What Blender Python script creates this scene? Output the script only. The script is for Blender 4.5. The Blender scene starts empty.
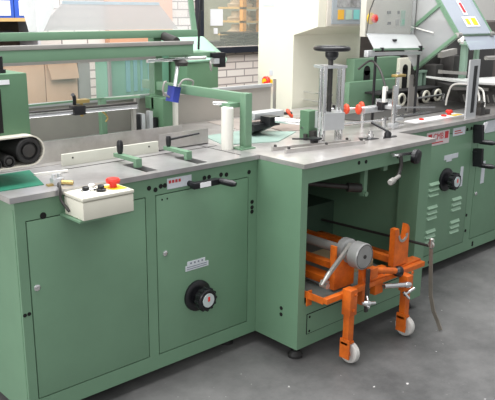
import bpy, bmesh, math, random
from mathutils import Vector, Matrix
random.seed(4)
S = bpy.context.scene
COL = S.collection
V = Vector

# ------------------------------------------------------------------ materials
def lin(c):
    return tuple(((v/255)/12.92 if v/255 <= .04045 else ((v/255+.055)/1.055)**2.4) for v in c)
MATS = {}
def mat(name, c, rough=.5, metal=0., var=.12, scale=6., c2=None, bump=0., spec=.5):
    if name in MATS: return MATS[name]
    m = bpy.data.materials.new(name); m.use_nodes = True
    nt = m.node_tree; b = nt.nodes['Principled BSDF']
    b.inputs['Roughness'].default_value = rough; b.inputs['Metallic'].default_value = metal
    b.inputs['Specular IOR Level'].default_value = spec
    a = lin(c); d = lin(c2) if c2 else tuple(v*(1-var) for v in a)
    tc = nt.nodes.new('ShaderNodeTexCoord'); n = nt.nodes.new('ShaderNodeTexNoise')
    n.inputs['Scale'].default_value = scale; n.inputs['Detail'].default_value = 6; n.inputs['Roughness'].default_value = .65
    r = nt.nodes.new('ShaderNodeValToRGB')
    r.color_ramp.elements[0].position = .35; r.color_ramp.elements[1].position = .65
    r.color_ramp.elements[0].color = (*d, 1); r.color_ramp.elements[1].color = (*a, 1)
    nt.links.new(tc.outputs['Object'], n.inputs['Vector']); nt.links.new(n.outputs['Fac'], r.inputs['Fac'])
    nt.links.new(r.outputs['Color'], b.inputs['Base Color'])
    if bump:
        bp = nt.nodes.new('ShaderNodeBump'); bp.inputs['Strength'].default_value = bump; bp.inputs['Distance'].default_value = .01
        nt.links.new(n.outputs['Fac'], bp.inputs['Height']); nt.links.new(bp.outputs['Normal'], b.inputs['Normal'])
    MATS[name] = m
    return m
def clear(name, c, a, rough=.15):
    m = bpy.data.materials.new(name); m.use_nodes = True; nt = m.node_tree
    b = nt.nodes['Principled BSDF']; b.inputs['Base Color'].default_value = (*lin(c), 1); b.inputs['Roughness'].default_value = rough
    t = nt.nodes.new('ShaderNodeBsdfTransparent'); mx = nt.nodes.new('ShaderNodeMixShader'); out = nt.nodes['Material Output']
    mx.inputs[0].default_value = a
    nt.links.new(t.outputs[0], mx.inputs[1]); nt.links.new(b.outputs[0], mx.inputs[2]); nt.links.new(mx.outputs[0], out.inputs[0])
    MATS[name] = m
    return m
GREEN = mat('green_paint', (110,144,117), .4, 0, .10, 3.)
DGREEN = mat('dark_green_paint', (92,128,98), .5, 0, .15, 4.)
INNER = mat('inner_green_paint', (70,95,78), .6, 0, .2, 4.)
STEEL = mat('table_steel', (204,201,198), .28, .55, .16, 4., (168,163,159))
BARE = mat('bare_metal', (190,188,182), .4, .7, .2, 12.)
CHROME = mat('chrome', (225,225,225), .15, .95, .03)
ALU = mat('aluminium', (205,207,208), .35, .5, .1, 8.)
BLACK = mat('black_plastic', (22,22,26), .35, 0, .2)
RUBBER = mat('black_rubber', (34,33,33), .6, 0, .2)
HOLE = mat('hole_black', (12,14,12), .9, 0, .1)
WHITE = mat('white_plastic', (235,233,226), .4, 0, .04)
BEIGE = mat('beige_paint', (232,229,212), .5, 0, .05, 2.)
BOXC = mat('cream_plastic', (214,211,196), .5, 0, .06)
ORANGE = mat('orange_paint', (222,110,26), .45, 0, .3, 14., (182,84,22))
RED = mat('red_plastic', (225,50,38), .35, 0, .05)
YELLOW = mat('yellow_plastic', (240,205,40), .4, 0, .05)
REDORANGE = mat('red_orange_rubber', (225,78,45), .5, 0, .1)
BLUE = mat('blue_plastic', (48,62,150), .4, 0, .15)
BINDER = mat('binder_blue', (60,100,205), .45, 0, .1)
PAPER = mat('paper', (240,240,242), .7, 0, .03)
LABEL = mat('label_grey', (205,210,215), .6, 0, .08, 60.)
INK = mat('ink_red', (190,60,65), .7, 0, .1)
INKG = mat('ink_grey', (120,125,140), .7, 0, .1)
BELTG = mat('belt_green', (34,120,94), .6, 0, .1, 8.)
TEAL = mat('teal_sheet', (142,166,156), .5, 0, .2, 6.)
CANVAS = mat('belt_cream', (215,210,196), .6, 0, .1)
CARD = mat('cardboard', (196,162,134), .8, 0, .12, 5.)
WOOD = mat('shelf_wood', (214,178,120), .6, 0, .12)
BROWN = mat('brown_board', (112,98,86), .8, 0, .12)
DARK = mat('dark_metal', (64,62,60), .5, .3, .3, 10.)
GREY = mat('grey_metal', (158,155,150), .5, .2, .15, 6.)
CASTOR = mat('castor_grey', (205,203,198), .5, 0, .12, 20.)
DRUM = mat('drum_steel', (168,168,166), .35, .5, .15, 15.)
PINK = mat('salmon_panel', (226,170,138), .7, 0, .08)
MINT = mat('mint_paint', (160,205,180), .4, 0, .06)
SCREEN = mat('lcd_grey', (190,200,200), .3, 0, .1)
POLY = clear('clear_hood', (222,225,225), .2)
MESHP = clear('grey_mesh_panel', (196,192,190), .55, .5)
GLASS = clear('window_glass', (205,212,200), .16, .05)
FILM = mat('white_film', (235,236,232), .3, 0, .05)
BRASS = mat('brass', (190,165,105), .35, .7, .1)

# ------------------------------------------------------------------ mesh builder
class MB:
    def __init__(s): s.bm = bmesh.new()
    def box(s, x0, x1, y0, y1, z0, z1, bev=.0):
        g = bmesh.ops.create_cube(s.bm, size=1)['verts']
        for v in g:
            v.co = V(((x0+x1)/2+v.co.x*(x1-x0), (y0+y1)/2+v.co.y*(y1-y0), (z0+z1)/2+v.co.z*(z1-z0)))
        if bev:
            es = list({e for v in g for e in v.link_edges})
            bmesh.ops.bevel(s.bm, geom=es, offset=bev, segments=2, affect='EDGES', profile=.6)
        return s
    def hull(s, pts, bev=0):
        vs = [s.bm.verts.new(p) for p in pts]
        r = bmesh.ops.convex_hull(s.bm, input=vs)
        return s
    def bar(s, p0, p1, w, h, up=(0,0,1), bev=0):
        p0, p1 = V(p0), V(p1); d = (p1-p0); L = d.length; d.normalize()
        u = V(up); sd = d.cross(u)
        if sd.length < 1e-4: sd = d.cross(V((0,1,0)))
        sd.normalize(); u = sd.cross(d)
        g = bmesh.ops.create_cube(s.bm, size=1)['verts']
        for v in g: v.co = (p0+p1)/2 + d*(v.co.x*L) + sd*(v.co.y*w) + u*(v.co.z*h)
        if bev:
            es = list({e for v in g for e in v.link_edges})
            bmesh.ops.bevel(s.bm, geom=es, offset=bev, segments=2, affect='EDGES', profile=.6)
        return s
    def cyl(s, p0, p1, r0, r1=None, n=24):
        p0, p1 = V(p0), V(p1); d = p1-p0; r1 = r0 if r1 is None else r1
        q = d.to_track_quat('Z', 'Y').to_matrix().to_4x4(); q.translation = (p0+p1)/2
        bmesh.ops.create_cone(s.bm, cap_ends=True, segments=n, radius1=r0, radius2=r1, depth=d.length, matrix=q)
        return s
    def lathe(s, p0, axis, prof, n=28):
        # prof: list of (distance along axis, radius)
        ax = V(axis).normalized(); q = ax.to_track_quat('Z', 'Y').to_matrix(); p0 = V(p0)
        rings = []
        for h, r in prof:
            rings.append([s.bm.verts.new(p0 + q @ V((r*math.cos(2*math.pi*k/n), r*math.sin(2*math.pi*k/n), h))) for k in range(n)])
        for a, b in zip(rings, rings[1:]):
            for k in range(n): s.bm.faces.new((a[k], a[(k+1) % n], b[(k+1) % n], b[k]))
        s.bm.faces.new(rings[0][::-1]); s.bm.faces.new(rings[-1])
        return s
    def torus(s, c, axis, R, r, n=32, m=10):
        ax = V(axis).normalized(); q = ax.to_track_quat('Z', 'Y').to_matrix(); c = V(c); rg = []
        for i in range(n):
            t = 2*math.pi*i/n
            rg.append([s.bm.verts.new(c + q @ V(((R+r*math.cos(2*math.pi*j/m))*math.cos(t), (R+r*math.cos(2*math.pi*j/m))*math.sin(t), r*math.sin(2*math.pi*j/m)))) for j in range(m)])
        for i in range(n):
            for j in range(m):
                s.bm.faces.new((rg[i][j], rg[(i+1) % n][j], rg[(i+1) % n][(j+1) % m], rg[i][(j+1) % m]))
        return s
    def tube(s, pts, r, n=10, smooth=6):
        P = [V(p) for p in pts]
        if smooth and len(P) > 2:
            Q = []
            for i in range(len(P)-1):
                a, b, c, d = P[max(i-1, 0)], P[i], P[i+1], P[min(i+2, len(P)-1)]
                for k in range(smooth):
                    t = k/smooth
                    Q.append(.5*((2*b)+(c-a)*t+(2*a-5*b+4*c-d)*t*t+(3*b-a-3*c+d)*t**3))
            P = Q+[P[-1]]
        rings = []; last = None
        for i, p in enumerate(P):
            d = (P[min(i+1, len(P)-1)]-P[max(i-1, 0)]).normalized()
            if last is None: u = d.orthogonal().normalized()
            else:
                u = last-d*last.dot(d); u.normalize()
            last = u; w = d.cross(u)
            rings.append([s.bm.verts.new(p+(u*math.cos(2*math.pi*k/n)+w*math.sin(2*math.pi*k/n))*r) for k in range(n)])
        for a, b in zip(rings, rings[1:]):
            for k in range(n): s.bm.faces.new((a[k], a[(k+1) % n], b[(k+1) % n], b[k]))
        s.bm.faces.new(rings[0][::-1]); s.bm.faces.new(rings[-1])
        return s
    def prism(s, poly, plane, a, b):
        # poly 2D in plane 'xz' (extruded along y), 'yz' (along x) or 'xy' (along z)
        f = {'xz': lambda u, v, w: (u, w, v), 'yz': lambda u, v, w: (w, u, v), 'xy': lambda u, v, w: (u, v, w)}[plane]
        A = [s.bm.verts.new(f(u, v, a)) for u, v in poly]; B = [s.bm.verts.new(f(u, v, b)) for u, v in poly]
        n = len(poly)
        s.bm.faces.new(A[::-1]); s.bm.faces.new(B)
        for k in range(n): s.bm.faces.new((A[k], A[(k+1) % n], B[(k+1) % n], B[k]))
        return s
    def frame(s, x0, x1, z0, z1, y0, y1, holes):
        # a plate in the xz plane with rectangular openings (hx0, hx1, hz0, hz1)
        xs = sorted({x0, x1, *[h[0] for h in holes], *[h[1] for h in holes]})
        zs = sorted({z0, z1, *[h[2] for h in holes], *[h[3] for h in holes]})
        for i in range(len(xs)-1):
            for j in range(len(zs)-1):
                cx, cz = (xs[i]+xs[i+1])/2, (zs[j]+zs[j+1])/2
                if any(h[0] < cx < h[1] and h[2] < cz < h[3] for h in holes): continue
                s.box(xs[i], xs[i+1], y0, y1, zs[j], zs[j+1])
        return s
    def text(s, body, size, loc, rot, depth=.0006):
        cu = bpy.data.curves.new('lettering', 'FONT'); cu.body = body; cu.size = size; cu.extrude = depth; cu.align_x = 'CENTER'; cu.align_y = 'CENTER'
        o = bpy.data.objects.new('lettering', cu); COL.objects.link(o)
        dg = bpy.context.evaluated_depsgraph_get(); me = bpy.data.meshes.new_from_object(o.evaluated_get(dg))
        M = Matrix.Translation(V(loc)) @ rot.to_4x4()
        me.transform(M); s.bm.from_mesh(me)
        bpy.data.objects.remove(o); bpy.data.meshes.remove(me); bpy.data.curves.remove(cu)
        return s
    def pieces(s, name, m, parent=None, label=None):
        # every separate shell becomes a part of its own
        bm = s.bm; bm.verts.ensure_lookup_table(); seen = set(); out = []
        for v in list(bm.verts):
            if v in seen: continue
            st = [v]; seen.add(v); grp = [v]
            while st:
                a = st.pop()
                for e in a.link_edges:
                    b_ = e.other_vert(a)
                    if b_ not in seen: seen.add(b_); st.append(b_); grp.append(b_)
            k = MB(); mp = {q: k.bm.verts.new(q.co) for q in grp}
            for f in {f for q in grp for f in q.link_faces}: k.bm.faces.new([mp[q] for q in f.verts])
            out.append(k.build(name, m, parent, label))
        bm.free()
        return out
    def build(s, name, m, parent=None, label=None):
        bm = s.bm
        bmesh.ops.recalc_face_normals(bm, faces=bm.faces)
        co = [v.co.copy() for v in bm.verts]
        if parent is not None: off = wloc(parent)
        else:
            off = V(((min(c.x for c in co)+max(c.x for c in co))/2, (min(c.y for c in co)+max(c.y for c in co))/2, min(c.z for c in co)))
        for v in bm.verts: v.co -= off
        for f in bm.faces: f.smooth = True
        for e in bm.edges:
            if len(e.link_faces) == 2 and e.calc_face_angle(0) > .6: e.smooth = False
        me = bpy.data.meshes.new(name); bm.to_mesh(me); bm.free()
        me.materials.append(m)
        o = bpy.data.objects.new(name, me); COL.objects.link(o)
        if parent is not None: o.parent = parent
        else: o.location = off
        if label: o['label'] = label
        return o
def wloc(o):
    p = V((0,0,0))
    while o is not None: p += o.location; o = o.parent
    return p
def tag(o, label, cat, group=None):
    o['label'] = label; o['category'] = cat
    if group: o['group'] = group
    return o
def thing(name, loc, label, cat, group=None):
    o = bpy.data.objects.new(name, None); COL.objects.link(o); o.location = loc; o.empty_display_size = .05
    return tag(o, label, cat, group)
def struct(o): o['kind'] = 'structure'; return o
def copy_tree(o, parent=None):
    c = o.copy(); COL.objects.link(c); c.parent = parent
    for ch in list(o.children): copy_tree(ch, c)
    return c
def dup(root, loc, label):
    c = copy_tree(root); c.location = loc; c['label'] = label
    return c
RX90 = Matrix.Rotation(math.pi/2, 3, 'X')     # lettering that faces -y

# ------------------------------------------------------------------ camera
cam = bpy.data.cameras.new('camera'); co = bpy.data.objects.new('camera', cam); COL.objects.link(co); S.camera = co
F, PIT, YAW, ROLL = 713.1853, .26401, .82611, .0102
fw = V((math.cos(YAW)*math.cos(PIT), math.sin(YAW)*math.cos(PIT), -math.sin(PIT)))
r = V((math.sin(YAW), -math.cos(YAW), 0)); u = r.cross(fw)
r2 = r*math.cos(ROLL)+u*math.sin(ROLL); u2 = -r*math.sin(ROLL)+u*math.cos(ROLL)
M = Matrix((r2, u2, -fw)).transposed().to_4x4(); M.translation = (-2.1037, -1.9534, 1.5194)
co.matrix_world = M
cam.sensor_width = 36; cam.sensor_fit = 'HORIZONTAL'; cam.lens = F/495*36; cam.clip_start = .05; cam.clip_end = 100

# ------------------------------------------------------------------ setting
def floor_mat():
    m = bpy.data.materials.new('concrete_floor'); m.use_nodes = True; nt = m.node_tree; b = nt.nodes['Principled BSDF']
    tc = nt.nodes.new('ShaderNodeTexCoord')
    n = nt.nodes.new('ShaderNodeTexNoise'); n.inputs['Scale'].default_value = 1.6; n.inputs['Detail'].default_value = 9; n.inputs['Roughness'].default_value = .68
    n2 = nt.nodes.new('ShaderNodeTexNoise'); n2.inputs['Scale'].default_value = 38; n2.inputs['Detail'].default_value = 2
    r = nt.nodes.new('ShaderNodeValToRGB'); e = r.color_ramp.elements
    e[0].position = .32; e[0].color = (*lin((70,70,70)), 1); e[1].position = .68; e[1].color = (*lin((124,123,122)), 1)
    r2 = nt.nodes.new('ShaderNodeValToRGB'); e = r2.color_ramp.elements
    e[0].position = .74; e[0].color = (0,0,0,1); e[1].position = .78; e[1].color = (1,1,1,1)
    mx = nt.nodes.new('ShaderNodeMixRGB'); mx.inputs[2].default_value = (*lin((190,188,186)), 1)
    nt.links.new(tc.outputs['Object'], n.inputs['Vector']); nt.links.new(tc.outputs['Object'], n2.inputs['Vector'])
    nt.links.new(n.outputs['Fac'], r.inputs['Fac']); nt.links.new(n2.outputs['Fac'], r2.inputs['Fac'])
    nt.links.new(r2.outputs['Color'], mx.inputs[0]); nt.links.new(r.outputs['Color'], mx.inputs[1])
    nt.links.new(mx.outputs[0], b.inputs['Base Color'])
    b.inputs['Roughness'].default_value = .55; b.inputs['Specular IOR Level'].default_value = .35
    bp = nt.nodes.new('ShaderNodeBump'); bp.inputs['Strength'].default_value = .15; bp.inputs['Distance'].default_value = .01
    nt.links.new(n.outputs['Fac'], bp.inputs['Height']); nt.links.new(bp.outputs['Normal'], b.inputs['Normal'])
    return m
def brick_mat():
    m = bpy.data.materials.new('pale_brick'); m.use_nodes = True; nt = m.node_tree; b = nt.nodes['Principled BSDF']
    tc = nt.nodes.new('ShaderNodeTexCoord'); mp = nt.nodes.new('ShaderNodeMapping'); mp.inputs['Rotation'].default_value = (math.pi/2, 0, 0)
    br = nt.nodes.new('ShaderNodeTexBrick')
    br.inputs['Color1'].default_value = (*lin((238,230,222)), 1); br.inputs['Color2'].default_value = (*lin((226,214,206)), 1)
    br.inputs['Mortar'].default_value = (*lin((160,150,145)), 1); br.inputs['Scale'].default_value = 1
    br.inputs['Brick Width'].default_value = .215; br.inputs['Row Height'].default_value = .065; br.inputs['Mortar Size'].default_value = .006
    nt.links.new(tc.outputs['Object'], mp.inputs['Vector']); nt.links.new(mp.outputs[0], br.inputs['Vector']); nt.links.new(br.outputs['Color'], b.inputs['Base Color'])
    b.inputs['Roughness'].default_value = .8
    return m
struct(MB().box(-7, 9, -7, 7, -.1, 0).build('floor', floor_mat()))
wb = MB().frame(-4, 7, 0, 3.0, 2.95, 3.12, [(1.84, 3.1, 1.17, 2.5)])
struct(wb.build('wall_back', brick_mat()))
struct(MB().box(-4, 7, 6.2, 6.35, 0, 3.0).build('wall_far', mat('grey_plaster', (196,196,174), .8, 0, .15, 1.)))
w = bpy.data.objects.new('window_1', None); COL.objects.link(w); w.location = (2.47, 3.0, 1.17); struct(w)
f = MB().box(1.78, 3.16, 2.90, 2.96, 1.125, 1.175).box(1.79, 1.855, 2.91, 2.96, 1.17, 2.5).box(2.83, 2.86, 2.93, 2.96, 1.17, 2.5)
f.build('window_frame', mat('frame_dark', (38,42,52), .4), w)
MB().box(1.85, 3.1, 3.0, 3.006, 1.17, 2.5).build('pane', GLASS, w)
tag(MB().box(1.99, 2.13, 2.985, 2.992, 1.36, 1.50).box(2.03, 2.07, 2.985, 2.992, 1.29, 1.34).build('notice', PAPER), 'white paper notice stuck on the window pane', 'notice')

# room seen through the window
t = thing('storage_rack', (3.6, 3.9, 0), 'orange and wood storage rack seen through the window', 'rack')
RACKO = mat('rack_orange', (236,168,84), .5)
for x in (3.06, 3.30, 3.60): MB().box(x, x+.05, 3.75, 3.80, 0, 2.2).build('upright', RACKO, t)
for z in (1.22, 1.36, 1.50, 1.64, 1.78): MB().box(3.06, 3.65, 3.75, 4.15, z, z+.02).build('shelf', WOOD, t)
for k, z in enumerate((1.24, 1.38, 1.52, 1.66)):
    for q, x in enumerate((3.04, 3.30)):
        tag(MB().lathe((x+.16, 3.95, z), (0,0,1), [(0,.13),(.03,.14),(.05,.1),(.1,.09)]).build('paper_roll', mat('roll_tan', (196,176,150), .7)),
            ['pale round bundle on the orange rack behind the window', 'pale round bundle in the right bay of the orange rack'][q], 'bundle', 'round bundles on the orange rack')
sy = .0
for k in range(6):
    tag(MB().box(2.62, 2.98, 3.25, 3.6, 1.09+k*.033, 1.116+k*.033, .004).build('stacked_tray', BLACK),
        'flat black tray in the stack behind the window sill, %s' % ['lowest', 'second from the bottom', 'third from the bottom', 'third from the top', 'second from the top', 'topmost'][k], 'tray', 'black trays stacked behind the window')
dk = thing('side_desk', (2.75, 3.42, 0), 'dark bench behind the window carrying the black trays', 'bench')
MB().box(1.9, 3.2, 3.2, 3.7, 1.05, 1.09).build('bench_top', DARK, dk)
for x in (1.95, 3.1):
    for y in (3.25, 3.62): MB().box(x, x+.05, y, y+.05, 0, 1.05).build('leg', DARK, dk)
tag(MB().hull([(2.08,3.25,1.09),(2.42,3.25,1.09),(2.08,3.5,1.09),(2.42,3.5,1.09),(2.2,3.3,1.2),(2.42,3.3,1.21),(2.2,3.42,1.2),(2.42,3.42,1.21)]).build('bundle', RUBBER), 'black slumped cover lying left of the black trays', 'cover')

# ------------------------------------------------------------------ helpers for machine details
def holes(mb, y, pts, r=.011, d=.0015):
    for x, z in pts: mb.cyl((x, y-d, z), (x, y+.004, z), r, n=16)
def foot(x, y, top, parent):
    MB().cyl((x,y,.02),(x,y,top),.012).lathe((x,y,0),(0,0,1),[(0,.034),(.012,.034),(.024,.022),(.03,.02)]).build('foot', RUBBER, parent)

def dial(x, y, z, parent, name='dial_knob'):
    k = MB().lathe((x,y,z),(0,-1,0),[(0,.068),(.01,.068),(.014,.062),(.016,.04)]).build(name, BLACK, parent)
    m = MB().lathe((x,y-.015,z),(0,-1,0),[(0,.026),(.022,.03),(.03,.046),(.058,.046),(.062,.042)])
    for i in range(12):
        a = i*math.pi/6; m.cyl((x+.046*math.cos(a), y-.047, z+.046*math.sin(a)), (x+.046*math.cos(a), y-.072, z+.046*math.sin(a)), .0065, n=10)
    m.build('grip_ring', BLACK, k)
    MB().cyl((x,y-.076,z),(x,y-.0795,z),.03).build('gauge', SCREEN, k, 'pale round gauge in the knob')
    MB().box(x-.004,x+.006,y-.081,y-.0795,z-.004,z+.016).build('pointer', RED, k)
    return k
def crank(x, z, y, parent, ang, L=.08):
    # crank arm on the front face of a cabinet with a sideways grip
    dx, dz = math.cos(ang)*L, math.sin(ang)*L
    h = MB().cyl((x,y,z),(x,y-.03,z),.014).bar((x-dx*.2,y-.032,z-dz*.2),(x+dx*1.1,y-.032,z+dz*1.1),.018,.034,(0,1,0),.003).build('crank_handle', BLACK, parent)
    MB().lathe((x+dx,y-.04,z+dz),(0,-1,0),[(0,.01),(.01,.014),(.06,.015),(.085,.012),(.09,.006)]).build('grip', BLACK, h)
    return h

# ------------------------------------------------------------------ cabinet A (left)
A = thing('machine_cabinet', (-.565, .7, 0), 'left green machine cabinet with two flush doors and a black gauge knob', 'cabinet')
AF = .267
D1 = (-1.085, -.592, .128, .808); D2 = (-.547, -.052, .124, .808)
b = MB().frame(-1.12, -.0015, .061, .88, AF, AF+.02, [D1, D2])
b.box(-1.12, -1.10, AF+.02, 1.17, .061, .88).box(-.02, -.0015, AF+.02, 1.17, .061, .88).box(-1.10, -.02, 1.15, 1.17, .061, .88).box(-1.10, -.02, AF+.02, 1.15, .061, .08)
b.box(-1.1215, -1.12, AF+.012, AF+.03, .08, .85)
b.build('body', GREEN, A)
for k, D in enumerate((D1, D2)):
    d = MB().box(D[0]+.004, D[1]-.004, AF-.001, AF+.016, D[2]+.004, D[3]-.004, .0015).build('door', GREEN, A)
    lx = (-1.061, -.506)[k]; lz = .56
    MB().lathe((lx, AF-.001, lz),(0,-1,0),[(0,.012),(.004,.012),(.006,.009)]).box(lx-.001,lx+.001,AF-.009,AF-.0065,lz-.006,lz+.006).build('lock', CHROME, d, 'chrome door lock')
    if k:
        MB().prism([(-.405,.455),(-.282,.455),(-.282,.478),(-.3,.478),(-.3,.496),(-.395,.496),(-.395,.478),(-.405,.478)],'xz',AF-.0025,AF-.001).build('warning_label', LABEL, d, 'small stepped pale label')
        m = MB()
        for i in range(2): m.box(-.398,-.29,AF-.0032,AF-.0025,.461+i*.009,.464+i*.009)
        for x in (-.38,-.36,-.34,-.32): m.box(x,x+.008,AF-.0032,AF-.0025,.483,.49)
        m.build('label_print', INKG, d)
        dial(-.345, AF-.001, .335, d)
m = MB(); holes(m, AF, [(-.575,.861-.02),(-.545,.83),(-.52,.84),(-.50,.84),(-.30,.84),(-.275,.84),(-.21,.84),(-.18,.836),(-.05,.828),(-.03,.69),(-.03,.665),(-.03,.645)], .0095)
holes(m, AF, [(-1.019,.816)], .012); holes(m, AF, [(-1.112,.469),(-1.096,.47)], .007); holes(m, AF, [(-.515,.785),(-.49,.785)], .004)
m.pieces('screw_hole', HOLE, A)
MB().box(-.489,-.368,AF-.002,AF,.822,.865).build('rating_plate', LABEL, A, 'small pale blue rating plate')
m = MB()
for i, x in enumerate((-.482,-.466,-.45,-.434)): m.box(x,x+.011,AF-.003,AF-.002,.845,.857)
m.build('plate_print', INK, A)
crank_ = MB().box(-.40,-.262,AF-.06,AF-.03,.817,.842,.003).cyl((-.38,AF-.03,.83),(-.38,AF,.83),.012).build('crank_handle', BLACK, A)
MB().lathe((-.265, AF-.045, .832),(.35,-1,-.08),[(0,.01),(.01,.0135),(.07,.014),(.085,.008)]).build('grip', BLACK, crank_)
MB().box(-.37,-.315,AF-.0615,AF-.06,.820,.840).build('crank_label', PAPER, crank_)
for x in (-1.0, -.1):
    for y in (.36, 1.06): foot(x, y, .061, A)
top = MB()
# steel plate with two short slots
SL = [(-.57,-.515,.29,.46), (-.325,-.27,.28,.44)]
xs = sorted({-1.14, -.0015, *[q for s_ in SL for q in s_[:2]]}); ys = sorted({.255, 1.18, *[q for s_ in SL for q in s_[2:]]})
for i in range(len(xs)-1):
    for j in range(len(ys)-1):
        cx, cy = (xs[i]+xs[i+1])/2, (ys[j]+ys[j+1])/2
        if any(q[0] < cx < q[1] and q[2] < cy < q[3] for q in SL): continue
        top.box(xs[i], xs[i+1], ys[j], ys[j+1], .8805, .9)
top.build('tabletop', mat('darker_table_steel', (192,190,190), .28, .55, .2, 4., (160,157,156)), A)  # same steel in darker, more varied greys than the other tabletops
MB().box(-1.13,-.01,.53,.536,.9,.9012).box(-1.13,-.01,.70,.704,.9,.9012).box(-.07,-.066,.30,1.15,.9,.9012).build('table_groove', DARK, A)

# ------------------------------------------------------------------ cabinet B (middle, open front)
B = thing('machine_cabinet', (.47, .6, 0), 'middle green cabinet jutting forward with a big open bay', 'cabinet')
b = MB().frame(0, .94, .061, .88, 0, .018, [(.04, .855, .27, .812)])
b.box(0, .018, .018, 1.17, .061, .88).box(.922, .9385, .018, 1.17, .061, .88).box(.018, .922, 1.15, 1.17, .061, .88)
b.box(.855, .87, .018, .12, .061, .88).box(.04, .05, .018, .05, .27, .872)
b.build('body', GREEN, B)
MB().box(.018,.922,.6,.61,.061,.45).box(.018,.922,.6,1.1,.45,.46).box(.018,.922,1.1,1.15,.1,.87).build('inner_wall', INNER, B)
MB().box(.012, .955, -.012, 1.18, .8805, .9).box(0, .012, -.012, 1.18, .8805, .9).build('tabletop', STEEL, B)
m = MB().prism([(.06,.12),(.83,.12),(.83,.215),(.06,.215)],'xz',-.003,0); m.build('cover_plate', GREEN, B)
m = MB()
for z in (.12,.214): m.box(.058,.832,-.0034,0,z,z+.0018)
for x in (.058,.831): m.box(x,x+.0018,-.0034,0,.12,.215)
holes(m, 0, [(.075,.2),(.075,.132)], .006, .004); holes(m, 0, [(.37,.855),(.42,.853),(.66,.845)], .009)
m.pieces('screw_hole', HOLE, B)
m = MB()
for y_, z_ in ((.10,.23),(.10,.20)): m.cyl((-.002,y_,z_),(.002,y_,z_),.009,n=12)
m.pieces('side_hole', HOLE, B)
for x in (.045, .88):
    for y in (.05, 1.06): foot(x, y, .061, B)
# knob with crank lever below the tabletop edge
kn = MB().cyl((.60,-.004,.884-.02),(.60,-.05,.864),.007).bar((.575,-.03,.866),(.72,-.045,.862),.012,.012).build('adjusting_rod', CHROME, B, 'chrome adjusting rod')
MB().lathe((.70,-.052,.852),(.25,-1,-.1),[(0,.02),(.006,.034),(.024,.037),(.036,.03),(.04,.01)]).build('knob', BLACK, kn)
lv = MB().tube([(.625,-.04,.862),(.627,-.045,.82),(.62,-.045,.79),(.60,-.05,.765)],.009).build('lever', DARK, B)
MB().cyl((.595,-.06,.77),(.45,-.12,.775),.009).lathe((.50,-.10,.774),(-.92,-.38,.03),[(0,.009),(.01,.014),(.06,.014),(.065,.01)]).build('lever_grip', GREY, lv)
hg = MB().box(.53,.555,.09,.115,.655,.80).box(.53,.62,.08,.12,.80,.806).box(.5,.545,.09,.11,.785,.80).cyl((.543,.09,.665),(.543,.08,.665),.012).build('hanging_bracket', GREEN, B)
MB().cyl((.09,.35,.76),(.54,.102,.69),.012).cyl((.47,.141,.70),(.53,.108,.692),.022).cyl((.09,.35,.76),(.012,.39,.772),.01).build('linkage', DARK, B)
MB().box(.63,.66,.055,.075,.77,.872).build('rod_bracket', GREEN, B)

# ------------------------------------------------------------------ cabinet C (right)
CF = .228
C = thing('machine_cabinet', (1.78, .7, 0), 'right green cabinet with louvred panel, gauge knob and two cranks', 'cabinet')
P1 = (.99, 1.722, .128, .835); P2 = (1.79, 2.5, .13, .84)
b = MB().frame(.9415, 2.62, .061, .88, CF, CF+.02, [P1, P2])
b.box(.9415,.96,CF+.02,1.17,.061,.872).box(2.6,2.62,CF+.02,1.17,.061,.872).box(.96,2.6,1.15,1.17,.061,.872).box(.96,2.6,CF+.02,1.15,.061,.08)
b.build('body', GREEN, C)
d1 = MB().box(P1[0]+.004,P1[1]-.004,CF-.001,CF+.016,P1[2]+.004,P1[3]-.004,.0015).build('louvred_panel', GREEN, C)
d2 = MB().box(P2[0]+.004,P2[1]-.004,CF-.001,CF+.016,P2[2]+.004,P2[3]-.004,.0015).build('door', GREEN, C)
MB().lathe((1.815, CF-.001, .425),(0,-1,0),[(0,.012),(.006,.012),(.01,.008)]).build('lock', CHROME, d2)
for cx, cz in ((1.345,.53),(1.345,.392),(1.345,.248),(1.6,.398),(1.6,.258)):
    m = MB()
    for k in range(3):
        z = cz+.032-k*.032
        m.hull([(cx-.05,CF-.001,z+.008),(cx+.05,CF-.001,z+.008),(cx-.05,CF-.001,z-.008),(cx+.05,CF-.001,z-.008),(cx-.045,CF-.012,z-.007),(cx+.045,CF-.012,z-.007)])
    m.build('louvre', mat('louvre_paint', (146,178,152), .45, 0, .08), d1)
dial(1.462, CF-.001, .568, d1)
MB().prism([(1.43,.685),(1.455,.685),(1.455,.672),(1.51,.672),(1.51,.685),(1.575,.685),(1.575,.712),(1.43,.712)],'xz',CF-.003,CF-.001).build('warning_label', LABEL, d1)
MB().box(1.618,1.648,CF-.003,CF-.001,.50,.62).build('vertical_label', LABEL, d1)
MB().box(1.86,1.90,CF-.003,CF-.001,.48,.62).build('vertical_label', LABEL, d2)
pl = MB().box(1.238,1.462,CF-.003,CF,.785,.862).build('name_plate', mat('plate_pale', (212,200,200), .5, 0, .06, 40.), C, 'pale name plate with red lettering')
m = MB().text('CMB', .05, (1.35, CF-.0035, .832), RX90).box(1.25,1.285,CF-.0042,CF-.003,.812,.852).box(1.415,1.45,CF-.0042,CF-.003,.815,.855)
m.box(1.25,1.40,CF-.0042,CF-.003,.797,.803); m.build('red_lettering', INK, pl)
p2 = MB().box(1.50,1.63,CF-.003,CF,.816,.862).build('small_plate', LABEL, C)
MB().box(1.515,1.58,CF-.0038,CF-.003,.84,.846).box(1.515,1.60,CF-.0038,CF-.003,.828,.833).build('red_print', INK, p2)
MB().box(1.86,1.975,CF-.003,CF,.795,.868).build('pale_plate', LABEL, C)
m = MB(); holes(m, CF, [(1.655,.84),(1.70,.842),(1.735,.30),(1.74,.20),(1.06,.10),(1.30,.085),(1.36,.085),(1.84,.1),(1.84,.085),(1.06,.135)], .010)
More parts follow.
